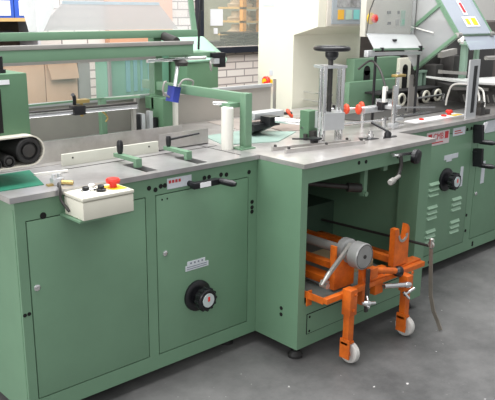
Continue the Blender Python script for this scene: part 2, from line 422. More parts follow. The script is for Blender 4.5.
m.pieces('screw_hole', HOLE, C)
for z, lx in ((.86, 0), (.715, .02)):
    ck = MB().bar((1.73+lx,CF-.03,z),(1.725+lx,CF-.04,z-.10),.022,.05,(0,1,0),.004).cyl((1.73+lx,CF,z-.02),(1.73+lx,CF-.03,z-.02),.014).build('crank_handle', BLACK, C)
    MB().lathe((1.725+lx,CF-.04,z-.095),(.25,-1,0),[(0,.01),(.01,.014),(.08,.015),(.10,.008)]).build('grip', BLACK, ck)
MB().prism([(1.745,.79),(1.80,.875),(1.755,.875),(1.735,.82)],'xz',CF-.05,CF-.046).build('clear_tab', PAPER, C)
for x in (1.1, 2.45):
    for y in (.36, 1.06): foot(x, y, .061, C)
MB().box(.957, 2.66, .214, 1.18, .8805, .9).build('tabletop', STEEL, C)
MB().box(.96,2.64,.52,.524,.9,.9012).build('table_groove', DARK, C)

# ------------------------------------------------------------------ control box hung on cabinet A
t = thing('control_box', (-.845, .19, .813), 'cream push button control box hanging at the left cabinet front', 'control box')
MB().box(-.945,-.742,.12,.25,.813,.878,.005).build('housing', BOXC, t)
MB().box(-.947,-.740,.118,.252,.880,.893,.004).build('lid', BOXC, t)
MB().box(-.955,-.735,.13,AF,.805,.812).build('support_plate', GREEN, t)
m = MB()
for x in (-.938,-.749):
    for y in (.128,.242): m.cyl((x,y,.893),(x,y,.8945),.005,n=12)
m.pieces('lid_screw', GREY, t)
MB().prism([(-.80,.155),(-.752,.145),(-.752,.215),(-.82,.225)],'xy',.893,.8955).build('yellow_plate', YELLOW, t, 'yellow backing under the stop button')
MB().lathe((-.785,.185,.8955),(0,0,1),[(0,.013),(.014,.013),(.016,.024),(.026,.026),(.032,.022),(.033,.008)]).build('stop_button', RED, t, 'red mushroom emergency stop button')
for (x,y,mt,mc) in ((-.895,.185,CHROME,BLACK),(-.86,.205,CHROME,WHITE),(-.842,.172,BLACK,BLACK)):
    q = MB().lathe((x,y,.893),(0,0,1),[(0,.017),(.008,.017),(.010,.014)]).build('push_button', mt, t)
    MB().lathe((x,y,.903),(0,0,1),[(0,.012),(.010,.012),(.012,.009)]).build('button_cap', mc, q)
t = tag(MB().tube([(-.945,.285,.905),(-.955,.262,.92),(-.96,.245,.905),(-.962,.24,.87),(-.952,.22,.84),(-.948,.21,.83)],.005).build('cable', DARK), 'dark cable looping over the table edge into the control box', 'cable')
t = thing('hose_fitting', (-.92,.33,.9), 'small grey and brass fitting on the table edge left of the control box', 'fitting')
MB().box(-.945,-.905,.315,.35,.9,.925,.004).cyl((-.935,.33,.925),(-.935,.33,.94),.01).cyl((-.912,.338,.925),(-.912,.338,.938),.008).build('fitting_body', ALU, t)
MB().cyl((-.915,.315,.91),(-.885,.288,.908),.008).box(-.965,-.94,.32,.34,.9,.906).build('brass_nut', BRASS, t)

# ------------------------------------------------------------------ fences on table A
t = thing('guide_fence', (-.4,.59,.9), 'front low pale guide fence lying along the left table', 'fence')
MB().box(-.765,-.30,.585,.597,.9,.948,.001).build('fence_face', mat('fence_pale', (205,205,192), .5, .1, .08), t)
m = MB(); 
for x in (-.72,-.50,-.35): m.cyl((x,.5835,.93),(x,.586,.93),.004,n=10)
m.pieces('fence_screw', DARK, t)
t = thing('guide_fence', (-.5,.64,.9), 'taller bright steel guide fence directly behind the pale low fence', 'fence')
MB().box(-1.12,-.10,.672,.675,.9,.99).box(-1.12,-.10,.630,.675,.9,.9028).build('fence_face', STEEL, t)
t = thing('guide_fence', (-.3,.80,.9), 'dull steel rear guide fence crossing the table before the white tube', 'fence')
MB().box(-1.12,-.02,.845,.849,.9,.935).box(-1.12,-.02,.80,.849,.9,.904).build('fence_face', BARE, t)
tag(MB().box(-.285,-.005,.60,.604,.9,.972).box(-.285,-.005,.60,.625,.9,.904).build('fence_end', STEEL), 'short bright steel stop plate at the right end of the front fence', 'stop plate')

# green clamp brackets in the table slots
def clamp(x, y, label, kind):
    t = thing('clamp_bracket', (x, y, .9), label, 'clamp', 'green clamp brackets holding the fence')
    MB().prism([(y-.055,.9),(y-.055,.935),(y+.11,.935),(y+.11,.92),(y-.035,.92),(y-.035,.9)],'yz',x-.014,x+.014).build('arm', GREEN, t)
    if kind:
        q = MB().lathe((x,y+.09,.935),(0,0,1),[(0,.008),(.01,.011),(.035,.012),(.045,.009)]).build('lever', BLACK, t)
        MB().cyl((x,y+.09,.965),(x+.13,y+.04,.985),.006,.004).build('lever_rod', BLACK, q)
    else:
        MB().lathe((x,y+.08,.935),(0,0,1),[(0,.008),(.008,.012),(.03,.014),(.05,.012),(.056,.007)]).build('knob', BLACK, t)
clamp(-.545, .43, 'green clamp bracket with upright black oval knob', 0)
clamp(-.30, .42, 'green clamp bracket with a long black lever', 1)

# ------------------------------------------------------------------ left conveyor head
t = thing('feed_conveyor', (-1.15,.45,.95), 'green conveyor head with black rollers at the left edge of the table', 'conveyor')
m = MB().box(-1.5,-.955,.45,.62,1.067,1.288,.004).box(-1.5,-1.06,.448,.45,1.08,1.24); m.build('housing', DGREEN, t)
MB().box(-1.5,-1.057,.4465,.448,1.085,1.238).build('opening', HOLE, t)
MB().box(-1.10,-1.022,.4475,.45,1.252,1.268).build('label_strip', PAPER, t)
pts = []
for k in range(13):
    a = -math.pi/2+math.pi*k/12; pts.append((-.985+.055*math.cos(a), 1.02+.055*math.sin(a)))
o_ = [(-1.6,.965)]+pts+[(-1.6,1.075)]; i_ = [(-1.6,.970)]+[(-.985+.050*math.cos(-math.pi/2+math.pi*k/12), 1.02+.050*math.sin(-math.pi/2+math.pi*k/12)) for k in range(13)]+[(-1.6,1.070)]
m = MB()
for k in range(len(o_)-1): m.hull([(o_[k][0],y,o_[k][1]) for y in (.40,.60)]+[(o_[k+1][0],y,o_[k+1][1]) for y in (.40,.60)]+[(i_[k][0],y,i_[k][1]) for y in (.40,.60)]+[(i_[k+1][0],y,i_[k+1][1]) for y in (.40,.60)])
m.build('belt', CANVAS, t, 'cream conveyor belt looping round the rollers')
def roller(x, z, r_):
    q = MB().lathe((x,.60,z),(0,-1,0),[(0,r_),(.195,r_),(.20,r_*.92),(.20,r_*.7),(.19,r_*.66)]).build('roller', RUBBER, t)
    MB().lathe((x,.41,z),(0,-1,0),[(0,r_*.5),(.008,r_*.5),(.01,r_*.35)]).build('hub', DARK, q)
roller(-.99, 1.02, .047); roller(-1.065, .99, .022); roller(-1.11, .985, .018)
MB().box(-1.6,-1.02,.55,.59,.97,1.067).box(-1.12,-1.08,.59,.62,.90,1.0).build('side_plate', DGREEN, t)
tag(MB().hull([(-1.13,.362,.9),(-.965,.355,.9),(-.90,.60,.9),(-1.13,.60,.9),(-1.13,.362,.903),(-.965,.355,.903),(-.90,.60,.903),(-1.13,.60,.903)]).build('conveyor_belt', BELTG), 'bright green belt on the table under the conveyor head', 'belt')
tag(MB().bar((-.93,.50,.905),(-.86,.49,.905),.012,.012).bar((-.86,.49,.907),(-.80,.482,.907),.012,.008).build('probe', WHITE), 'small black and white probe lying beside the green belt', 'probe')

# ------------------------------------------------------------------ back guard of tables A and B
t = thing('back_guard', (-.1,1.14,.9), 'long grey sheet metal guard with silver rail behind the tables', 'guard')
MB().box(-1.14,.93,1.14,1.146,.9,1.06).build('guard_sheet', mat('guard_grey', (172,168,160), .5, .2, .12, 3.), t)
MB().box(-1.14,.93,1.125,1.15,1.06,1.08,.004).build('top_rail', ALU, t)
tag(MB().box(-1.12,.0,.92,1.12,.9,.905).build('slide_strip', mat('strip_green_grey', (120,128,120), .5, .1, .1)), 'dull dark strip on the table before the back guard', 'strip')

# overhead arch over table
t = thing('gantry_frame', (.06,.75,.9), 'green post and beam frame bridging the table to the white tubes', 'frame')
MB().box(.035,.075,.385,.425,.904,1.15,.003).build('post', GREEN, t)
MB().box(.0,.085,.37,.44,.9,.906).cyl((.015,.385,.906),(.015,.385,.914),.008).build('base_plate', GREEN, t)
MB().box(.04,.07,.425,1.2,1.105,1.148,.003).build('beam', GREEN, t)
MB().box(.03,.08,1.07,1.12,.904,1.385,.003).build('post', DGREEN, t)
MB().box(-.03,.03,.92,1.02,.906,1.08,.003).box(-.03,.04,1.0,1.07,1.02,1.08).build('actuator_block', DGREEN, t)
MB().box(-.02,.04,.43,.50,1.085,1.105).box(-.01,.02,.45,.48,1.03,1.085,.003).build('tube_bracket', GREEN, t)
MB().cyl((.0,.47,1.10),(-.04,.52,1.10),.008).cyl((.005,.50,.985),(.005,.50,1.03),.01).pieces('bolt', CHROME, t)
for (x, y, h, lab) in ((-.025,.44,.19,'white upright plastic tube next to the green front post'), (.105,1.02,.165,'white upright plastic tube below the blue sensor')):
    tag(MB().lathe((x,y,.9),(0,0,1),[(0,.026),(.003,.0275),(h-.004,.0275),(h,.024)]).build('white_tube', mat('tube_white', (238,236,226), .45, 0, .04)), lab, 'tube', 'white tubes on the table')
# sensor bracket, blue sensor and cables
t = thing('sensor_head', (-.01,.85,1.07), 'blue sensor with grey cable hanging under the green beam', 'sensor')
MB().bar((-.025,.85,1.072),(-.008,.85,1.145),.04,.055,(0,1,0),.004).build('sensor_body', BLUE, t)
MB().cyl((.0,.86,1.14),(.075,.93,1.25),.009).build('sensor_stem', ALU, t)
MB().tube([(.0,.84,1.13),(.03,.83,1.175),(.09,.83,1.165),(.08,.84,1.12)],.005).tube([(-.03,.85,1.09),(-.075,.85,1.12),(-.07,.85,1.165),(-.05,.86,1.17)],.005).build('cable', GREY, t)
t = thing('cross_shaft', (.1,.93,1.26), 'chrome shaft with round dark clamp in front of the green post', 'shaft')
MB().cyl((-.11,.93,1.265),(.25,.93,1.268),.009).build('rod', CHROME, t)
MB().lathe((.085,.915,1.245),(0,0,1),[(-.01,.03),(.008,.035),(.02,.02)]).build('clamp_disc', DARK, t)
MB().box(.12,.33,.94,1.07,1.268,1.296,.004).build('arm', GREEN, t)
t = thing('limit_switch', (.33,.93,1.2), 'small black switch block with pale cable loop beside the brick wall', 'switch')
MB().box(.29,.38,.92,.97,1.265,1.29,.002).box(.335,.38,.92,.97,1.215,1.265,.002).build('switch_body', BLACK, t)
MB().box(.30,.335,.918,.95,1.235,1.262).build('switch_face', ALU, t)
MB().torus((.285,.93,1.225),(.8,-.5,.1),.024,.004).build('cable_loop', GREY, t)
t = thing('stop_fixture', (-.16,.9,.9), 'two small upright plates with black faces behind the rear fence', 'fixture')
MB().box(-.135,-.115,.95,1.0,.905,1.01).box(-.13,-.06,.97,.99,.905,.925).box(-.09,-.07,.95,.98,.905,1.02).build('plate', ALU, t)
MB().box(-.175,-.140,.955,.99,.905,1.01,.003).box(-.065,-.035,.955,.985,.905,.985,.003).pieces('pad', BLACK, t)

# chrome guide bar at left
t = thing('guide_bar', (-.55,.8,1.09), 'long polished bar with black clamp above the left table', 'bar')
MB().box(-.89,-.87,.79,.81,.905,1.075).box(-.29,-.275,.79,.81,.905,1.07).pieces('bar_post', BARE, t)
MB().bar((-.90,.80,1.083),(-.27,.80,1.078),.03,.018,(0,0,1),.003).build('bar', CHROME, t)
MB().box(-.90,-.27,.787,.813,1.088,1.096).build('bar_backing', DARK, t)
q = MB().box(-.595,-.54,.775,.825,1.065,1.105,.005).build('clamp', BLACK, t)
MB().tube([(-.58,.80,1.11),(-.585,.79,1.14),(-.60,.775,1.155)],.008).build('clamp_lever', BLACK, q)
MB().box(-.56,-.50,.81,.85,1.11,1.125).cyl((-.53,.83,1.05),(-.53,.83,1.125),.007).tube([(-.50,.80,1.08),(-.45,.80,1.07),(-.42,.80,1.04),(-.43,.80,1.02)],.004).build('clamp_bracket', BRASS, q)
t = thing('bar_stand', (-.33,1.06,.9), 'thin green stand with splayed arms behind the polished bar', 'stand')
MB().box(-.33,-.30,1.0,1.03,.905,1.09,.002).build('post', GREEN, t)
MB().bar((-.315,1.02,1.09),(-.15,.94,1.098),.025,.01).bar((-.31,1.01,1.095),(-.95,.93,1.10),.012,.008).build('arm', GREEN, t)
MB().box(-.35,-.29,.97,1.04,.905,.912).build('base', DARK, t)

# ------------------------------------------------------------------ hood above table A
t = thing('safety_hood', (-.4,1.1,1.1), 'raised clear safety hood on green beams over the left table', 'hood')
MB().box(-1.4,.29,1.04,1.065,1.368,1.404,.003).build('front_beam', GREEN, t)
MB().bar((.278,1.052,1.385),(.30,1.15,1.75),.022,.022,(1,0,0)).build('end_post', GREEN, t)
MB().box(-1.4,.15,.90,.93,1.288,1.338,.003).build('lower_beam', GREEN, t)
MB().box(-1.4,.15,.895,.935,1.3385,1.356,.001).build('cover_strip', GREY, t)
MB().hull([(-.60,1.058,1.40),(.27,1.058,1.40),(-.56,1.15,1.75),(.29,1.15,1.75),(-.60,1.062,1.40),(.27,1.062,1.40),(-.56,1.154,1.75),(.29,1.154,1.75)]).build('clear_panel', POLY, t)
MB().prism([(-.48,1.40),(.36,1.40),(.235,1.53),(-.34,1.53)],'xz',1.30,1.304).build('mesh_panel', MESHP, t)
MB().box(-.34,.235,1.298,1.306,1.525,1.54).build('panel_edge', mat('edge_blue', (165,190,205), .5), t)
MB().prism([(-.66,1.75),(-.57,1.4),(-.50,1.4),(-.30,1.75)],'xz',1.20,1.204).build('end_sheet', mat('white_sheet', (250,250,250), .4), t, 'white glossy end sheet')
MB().box(.03,.08,.93,1.05,1.31,1.335).cyl((.075,.94,1.352),(.075,1.05,1.375),.022).build('hinge_bracket', DARK, t)
tag(MB().cyl((.31,1.06,1.30),(.34,1.07,1.72),.006).cyl((.335,1.068,1.50),(.345,1.072,1.75),.011).build('gas_strut', BLACK), 'thin black strut rising beside the end of the green hood', 'strut')
t = thing('rear_screen', (-.5,1.06,1.08), 'clear tinted screen with grey top bar hanging behind the lower beam', 'screen')
MB().box(-1.1,.03,1.055,1.065,1.262,1.284).build('top_bar', GREY, t)
MB().box(-1.1,.02,1.058,1.062,1.09,1.262).build('pane', clear('tinted_pane', (165,180,176), .16), t)
for x in (-1.0,-.1): MB().box(x,x+.02,1.05,1.07,.905,1.09).build('stand', GREY, t)
# support for left end
t = tag(MB().box(-1.38,-1.34,.9,.94,0,1.31).box(-1.38,-1.34,1.035,1.07,0,1.368).box(-1.38,-1.34,.94,1.035,.5,.54).build('hood_leg', GREEN), 'green leg frame under the far left hood beams', 'leg')
tag(MB().cyl((-1.03,.50,1.288),(-1.03,.50,1.345),.012).cyl((-1.03,.50,1.288),(-1.03,.50,1.30),.02).build('hanger_pin', BLACK), 'black pin standing on the green conveyor housing', 'pin')

# ------------------------------------------------------------------ things behind the table, left
t = thing('binder_shelf', (-.3,2.75,0), 'brown shelf board unit holding blue binders at the top left', 'shelf')
MB().box(-.9,.18,2.90,2.94,0,1.75).build('back_board', BROWN, t)
for z, mt in ((1.415, WOOD), (1.31, DARK)): MB().box(-.9,.17,2.6,2.90,z,z+.022).build('shelf_board', mt, t)
for x in (-.9,): MB().box(x-.02,x,2.6,2.94,0,1.75).build('side_panel', BROWN, t)
MB().box(.18,.20,2.62,2.94,0,1.75).build('side_panel', mat('panel_pale', (205,205,210), .5), t)
bl = ['blue binder with white label against the pale side panel of the shelf', 'blue binder with white label, second from the pale side panel', 'blue binder with white label at the picture edge']
for k, (x0, x1) in enumerate(((.025,.155),(-.13,.02),(-.285,-.135))):
    q = thing('binder', ((x0+x1)/2,2.7,1.437), bl[k], 'binder', 'blue binders on the shelf')
    MB().box(x0,x1,2.61,2.88,1.437,1.72,.004).build('cover', BINDER, q)
    MB().box(x0+.03,x1-.025,2.606,2.61,1.452,1.545).build('spine_label', PAPER, q)
tag(MB().lathe((-.05,2.72,1.332),(0,0,1),[(0,.1),(.012,.12),(.03,.07),(.035,.02)]).box(-.3,-.05,2.68,2.72,1.332,1.35).build('headset', BLACK), 'black handset lying on the shelf below the binders', 'tool')
t = thing('cardboard_box', (-.1,2.3,0), 'left plain tan board box behind the conveyor', 'box')
MB().box(-.30,.0,2.2,2.5,0,1.185,.003).build('carton', CARD, t)
t = thing('cardboard_box', (.1,2.3,0), 'tan cardboard box with a folded flap hanging over its front', 'box')
MB().box(.005,.225,2.2,2.5,0,1.18,.003).build('carton', CARD, t)
MB().hull([(.01,2.185,1.18),(.215,2.185,1.18),(.035,2.175,1.07),(.225,2.175,1.07),(.01,2.195,1.18),(.215,2.195,1.18),(.035,2.19,1.07),(.225,2.19,1.07)]).build('flap', CARD, t)
tag(MB().box(-.62,-.32,2.2,2.45,0,1.21,.003).build('white_carton', PAPER), 'white carton partly hidden behind the green conveyor housing', 'box')
tag(MB().box(.235,.32,2.2,2.6,0,1.19,.003).build('grey_locker', GREY), 'narrow grey metal locker between carton and green machine', 'locker')
t = thing('green_machine', (.35,1.75,0), 'green machine side with teal glass strips behind the back guard', 'machine')
MB().box(.15,.60,1.72,1.85,0,1.26,.004).build('body', mat('mid_green', (112,160,136), .5, 0, .12, 2.), t)
for x0, x1 in ((.28,.31),(.335,.36),(.385,.40),(.44,.50)): MB().box(x0,x1,1.716,1.72,1.02,1.25).build('glass_strip', mat('teal_glass', (128,178,180), .3, 0, .1), t)
MB().box(.155,.17,1.70,1.73,0,1.22).box(.155,.6,1.70,1.73,1.245,1.262).build('edge_trim', GREY, t)
t = thing('green_cover', (.7,1.7,0), 'mint green sloped machine cover behind the gantry frame', 'machine')
MB().box(.62,.87,1.56,1.9,0,1.20,.004).build('body', DGREEN, t)
MB().hull([(.61,1.55,1.2),(.88,1.55,1.2),(.61,1.92,1.2),(1.22,1.92,1.2),(.61,1.80,1.32),(.94,1.80,1.325),(.61,1.92,1.33),(1.04,1.92,1.325),(.95,1.58,1.17),(.61,1.55,1.19),(1.24,1.90,1.17)]).build('sloped_lid', MINT, t)
tag(MB().box(.90,1.50,2.88,2.945,0,1.8).build('salmon_board', PINK), 'salmon coloured board leaning on the brick wall', 'board')

# ------------------------------------------------------------------ beige control cabinet
t = thing('control_cabinet', (1.5,1.3,0), 'tall beige electrical control cabinet with overhanging display head', 'control cabinet')
MB().prism([(1.54,0),(1.22,0),(1.22,1.354),(1.02,1.408),(1.02,2.0),(1.54,2.0)],'yz',1.2,1.86).build('body', BEIGE, t)
q = MB().box(1.27,1.63,1.008,1.02,1.412,1.75,.002).build('display_surround', mat('surround', (222,216,206), .5), t)
MB().box(1.305,1.60,1.0,1.008,1.424,1.74,.002).build('bezel', mat('bezel_grey', (170,178,184), .4), q)
MB().box(1.345,1.565,.998,1.0,1.525,1.72).build('screen', mat('screen_dark', (120,120,118), .2, 0, .3, 15., (180,180,180)), q)
for k, c in enumerate(((235,180,60),(180,205,190),(130,205,200))): MB().box(1.355+k*.075,1.41+k*.075,.996,1.0,1.452,1.51).build('key_pad', mat('key_%d' % k, c, .4), q)
MB().box(1.65,1.72,1.012,1.02,1.42,1.75).build('side_strip', mat('strip_pink', (232,205,215), .5), t)
MB().box(1.192,1.2,1.40,1.47,1.03,1.065).build('switch_plate', YELLOW, t, 'yellow plate behind the main switch')
q = MB().lathe((1.192,1.445,1.05),(-1,0,0),[(0,.034),(.015,.034),(.022,.026)]).build('main_switch', RED, t, 'red rotary main switch')
MB().bar((1.172,1.44,1.05),(1.172,1.41,.985),.02,.026,(1,0,0),.004).build('switch_lever', RED, q)
MB().cyl((1.171,1.447,1.052),(1.166,1.447,1.052),.018).build('switch_hub', YELLOW, q)
MB().box(1.19,1.2,1.365,1.385,.86,1.07).build('conduit', GREY, t)
MB().box(1.197,1.2,1.40,1.43,1.09,1.125).box(1.197,1.2,1.40,1.50,1.53,1.56).pieces('side_label', LABEL, t)

# ------------------------------------------------------------------ items on table B
tag(MB().prism([(.02,.52),(.28,.42),(.55,.56),(.36,.76),(.1,.76)],'xy',.9,.903).build('teal_sheet', TEAL), 'flat teal sheet lying on the table behind the green post', 'sheet')
for (a, b_, lab) in (((.10,.28),(.52,.18),'rear slim guide rail on the middle table before the press'), ((.11,.205),(.56,.125),'front slim guide rail nearest the middle table edge')):
    t = thing('guide_rail', ((a[0]+b_[0])/2,(a[1]+b_[1])/2,.9), lab, 'rail', 'slim guide rails on the middle table')
    MB().bar((a[0],a[1],.909),(b_[0],b_[1],.909),.012,.018,(0,0,1),.002).build('rail', STEEL, t)
    m = MB()
    for k in (.04,.5,.96):
        x, y = a[0]+(b_[0]-a[0])*k, a[1]+(b_[1]-a[1])*k; m.lathe((x,y,.918),(0,0,1),[(0,.007),(.008,.007),(.01,.004)],n=12)
    m.pieces('rail_screw', DARK, t)
# screw press with handwheel
t = thing('screw_press', (.48,.27,.9), 'screw column with four chrome posts and black handwheel on top', 'press')
for (x,y) in ((.405,.25),(.425,.29),(.525,.245),(.545,.285)): MB().cyl((x,y,.9),(x,y,1.262),.011).build('guide_post', CHROME, t)
MB().prism([(.385,.25),(.43,.345),(.56,.305),(.52,.215)],'xy',1.25,1.262).build('top_plate', ALU, t)
MB().cyl((.47,.275,1.03),(.47,.275,1.31),.012).build('spindle', DARK, t)
MB().prism([(.395,.235),(.435,.33),(.545,.29),(.505,.205)],'xy',.965,1.045).build('slide_block', ALU, t)
q = MB().torus((.475,.275,1.338),(0,0,1),.076,.011).lathe((.475,.275,1.285),(0,0,1),[(0,.016),(.015,.03),(.03,.032),(.045,.028),(.05,.016)]).build('handwheel', BLACK, t)
m = MB()
for k in range(3):
    a = .3+k*2*math.pi/3; m.bar((.475,.275,1.325),(.475+.076*math.cos(a),.275+.076*math.sin(a),1.338),.02,.014)
m.build('spoke', BLACK, q)
MB().box(.43,.47,.33,.37,.9,.945).box(.41,.42,.36,.38,.9,.93).build('foot_block', DARK, t)
MB().box(.425,.49,.36,.42,.9,1.04,.003).build('side_block', DGREEN, t)
MB().lathe((.335,.24,.9),(0,0,1),[(0,.012),(.02,.02),(.03,.02)],n=16).bar((.30,.24,.935),(.36,.24,.935),.05,.008).bar((.25,.30,.935),(.32,.24,.935),.012,.006).build('pressure_shoe', BLACK, t)
# roll shaft left of press
t = thing('roll_shaft', (.35,.5,1.0), 'pale horizontal shaft with black clamp and aluminium head beside the press', 'shaft')
MB().cyl((.36,.525,.985),(.50,.37,.972),.014).build('shaft', CHROME, t)
MB().box(.31,.52,.62,.70,.975,1.01,.006).build('shaft_head', ALU, t)
MB().box(.33,.40,.53,.60,.955,1.0,.003).hull([(.27,.58,.93),(.40,.56,.95),(.29,.66,.9),(.38,.66,.9),(.27,.58,.96),(.38,.56,.97),(.30,.66,.96),(.39,.66,.96)]).build('clamp', BLACK, t)
for x in (.36,): MB().torus((x+.22,.64,.985),(.5,-.6,.6),.020,.008).build('friction_ring', REDORANGE, t)
MB().cyl((.50,.66,.99),(.59,.635,.985),.008).build('axle', DARK, t)
# ring rollers right of press
t = thing('ring_roller', (1.0,.5,.9), 'red rubber ringed rollers on an aluminium block right of the press', 'roller')
for k, (x, y) in enumerate(((.86,.49),(.90,.44),(1.0,.50))): MB().torus((x,y,1.0),(.85,-.4,0),.017,.011).cyl((x-.01,y+.005,1.0),(x+.012,y-.005,1.0),.014).build('rubber_ring', REDORANGE, t)
MB().box(.80,.84,.50,.54,.98,1.02,.003).build('end_block', BLACK, t)
MB().box(.93,1.10,.42,.48,.975,1.005,.004).build('block', ALU, t)
MB().cyl((.78,.54,1.0),(.97,.44,1.0),.007).cyl((.95,.45,.9),(.95,.45,.98),.01).cyl((1.0,.52,1.0),(1.0,.45,1.0),.006).build('axle', CHROME, t)
# cross rods behind press
tag(MB().cyl((.42,.40,.955),(.94,.30,.955),.006).cyl((.94,.30,.9),(.94,.30,.97),.012).build('cross_rod', CHROME), 'thin rod running right from the press across the table', 'rod')
for z, lab in ((.995,'upper thin rod sticking out of the beige cabinet base'),(.945,'lower thin rod sticking out of the beige cabinet base')):
    tag(MB().cyl((1.31,1.22,z),(1.31,.98,z),.006).build('thin_rod', CHROME), lab, 'rod', 'thin rods at the beige cabinet base')
tag(MB().prism([(.50,.60),(.95,.52),(.98,.86),(.60,1.05)],'xy',.9,.903).build('brown_belt', mat('brown_grey', (150,136,128), .5, .1, .2, 5.)), 'brownish grey belt section on the middle table behind the press', 'belt')
tag(MB().prism([(.36,.80),(.52,.72),(.70,1.08),(.40,1.10)],'xy',.9,.9025).build('belt_section', mat('brown_grey2', (170,160,152), .5, .1, .2, 5.)), 'light grey belt section beside the beige cabinet foot', 'belt')
# lever clamp on table B
t = thing('table_clamp', (.70,.18,.9), 'black handled lever clamp with steel stud on the middle table', 'clamp')
MB().lathe((.70,.20,.9),(0,0,1),[(0,.018),(.02,.018),(.022,.012),(.04,.012),(.042,.006)]).build('stud', CHROME, t)
q = MB().lathe((.79,.16,.9),(0,0,1),[(0,.018),(.02,.018),(.03,.012)]).build('pivot', BLACK, t)
MB().cyl((.79,.16,.93),(.80,.27,.96),.006,.008).build('handle', BLACK, q)
MB().prism([(.60,.18),(.72,.16),(.72,.18),(.66,.24)],'xy',.9,.903).prism([(.74,.15),(.84,.14),(.86,.16),(.78,.18)],'xy',.9,.903).build('slot_plate', BLACK, t)
# vertical rods cluster
t = thing('rod_stand', (1.08,.38,.9), 'upright chrome rods with brass clamp and aluminium knuckles in the middle', 'stand')
MB().cyl((1.02,.30,.9),(1.02,.30,1.13),.012).cyl((1.12,.36,.9),(1.12,.36,1.19),.011).pieces('upright', CHROME, t)
MB().box(1.09,1.17,.34,.38,1.165,1.178,.002).build('brass_clamp', BRASS, t)
MB().box(1.0,1.04,.28,.32,.91,.93).box(1.06,1.13,.33,.40,.995,1.015,.003).box(1.10,1.16,.33,.39,.93,.945,.003).box(1.09,1.14,.34,.38,.9,.92,.003).pieces('knuckle', ALU, t)
MB().bar((1.02,.30,.965),(1.36,.30,.962),.02,.008).bar((1.12,.36,1.0),(1.40,.30,.985),.016,.008).bar((1.12,.36,1.03),(1.06,.45,1.03),.02,.03).bar((.9,.3,.915),(1.12,.3,.915),.01,.01).pieces('finger', CHROME, t)
MB().box(1.045,1.07,.38,.40,1.03,1.115,.003).build('sensor_plate', WHITE, t)
MB().box(1.055,1.065,.375,.38,1.05,1.09).box(1.04,1.10,.39,.43,.985,1.03,.003).build('sensor_eye', BLACK, t)
MB().tube([(1.057,.39,1.115),(1.09,.46,1.20),(1.11,.54,1.24),(1.08,.6,1.19)],.006).build('hose', DARK, t)

# ------------------------------------------------------------------ C upper machinery
t = thing('green_housing', (1.55,1.0,.9), 'green sheet housing with slotted upright plates behind the roller bed', 'housing')
MB().box(1.45,2.13,.96,1.0,.9,1.065,.004).box(1.60,2.1,1.05,1.12,.9,1.20,.004).build('housing', GREEN, t)
m = MB().box(1.70,1.765,1.046,1.0495,1.05,1.12); m.cyl((1.732,1.046,1.12),(1.732,1.0495,1.12),.0325); m.build('arch_opening', HOLE, t)
MB().box(1.93,2.06,.93,.955,.9,1.20,.003).build('slotted_plate', BEIGE, t)
m = MB().box(1.965,2.02,.926,.93,.98,1.13).cyl((1.9925,.926,1.13),(1.9925,.93,1.13),.0275); m.build('slot', HOLE, t)
# roller bed
t = thing('roller_bed', (2.0,.9,.9), 'black belt bed on four rollers with pale ring ends', 'conveyor')
for k in range(4):
    x = 1.80+k*.14
    q = MB().cyl((x,.81,.945),(x,.955,.945),.043).build('roller', RUBBER, t)
    MB().torus((x,.806,.945),(0,1,0),.035,.009,n=28,m=8).build('end_ring', BEIGE, q)
MB().box(1.60,2.3,.83,.955,.985,.998,.003).build('belt', RUBBER, t)
MB().cyl((1.83,.785,.945),(2.26,.785,.948),.008).cyl((2.26,.785,.9),(2.26,.785,.955),.01).build('front_rod', CHROME, t)
tag(MB().prism([(1.13,.50),(2.3,.50),(2.3,.79),(1.0,.79)],'xy',.9015,.905).build('dark_belt', mat('belt_dark', (72,70,68), .55, 0, .15, 6.)), 'dark flat transport belt across the right table', 'belt')
t = thing('perforated_block', (2.5,.8,.9), 'dark toothed block at the end of the dark belt', 'block')
MB().hull([(2.3,.66,.9),(2.55,.40,.9),(2.6,.45,.9),(2.35,.9,.9),(2.3,.72,1.0),(2.55,.46,1.0),(2.6,.48,1.0),(2.35,.9,1.02)]).build('block', mat('block_grey', (84,82,80), .4, .4, .3, 30.), t)
m = MB()
for k in range(9):
    x, y = 2.315+k*.028, .648-k*.029; m.bar((x,y,.905),(x+.004,y+.02,.955),.008,.008)
m.pieces('tooth', BARE, t)
# marking strip and red buttons
t = thing('marking_strip', (1.5,.37,.9), 'white printed strip with small red knobs on the right table', 'strip')
MB().prism([(1.28,.33),(1.80,.33),(1.80,.41),(1.28,.41)],'xy',.9,.904).build('strip', PAPER, t)
for (x, y, r_) in ((1.39,.37,.014),(1.62,.37,.016)): MB().lathe((x,y,.904),(0,0,1),[(0,r_),(.008,r_),(.01,r_*.7)]).build('red_knob', RED, t)
MB().lathe((1.70,.385,.904),(0,0,1),[(0,.012),(.012,.012),(.014,.022),(.024,.022),(.03,.016)]).build('stop_button', RED, t)
MB().box(1.68,1.77,.335,.37,.904,.906).build('yellow_patch', YELLOW, t)
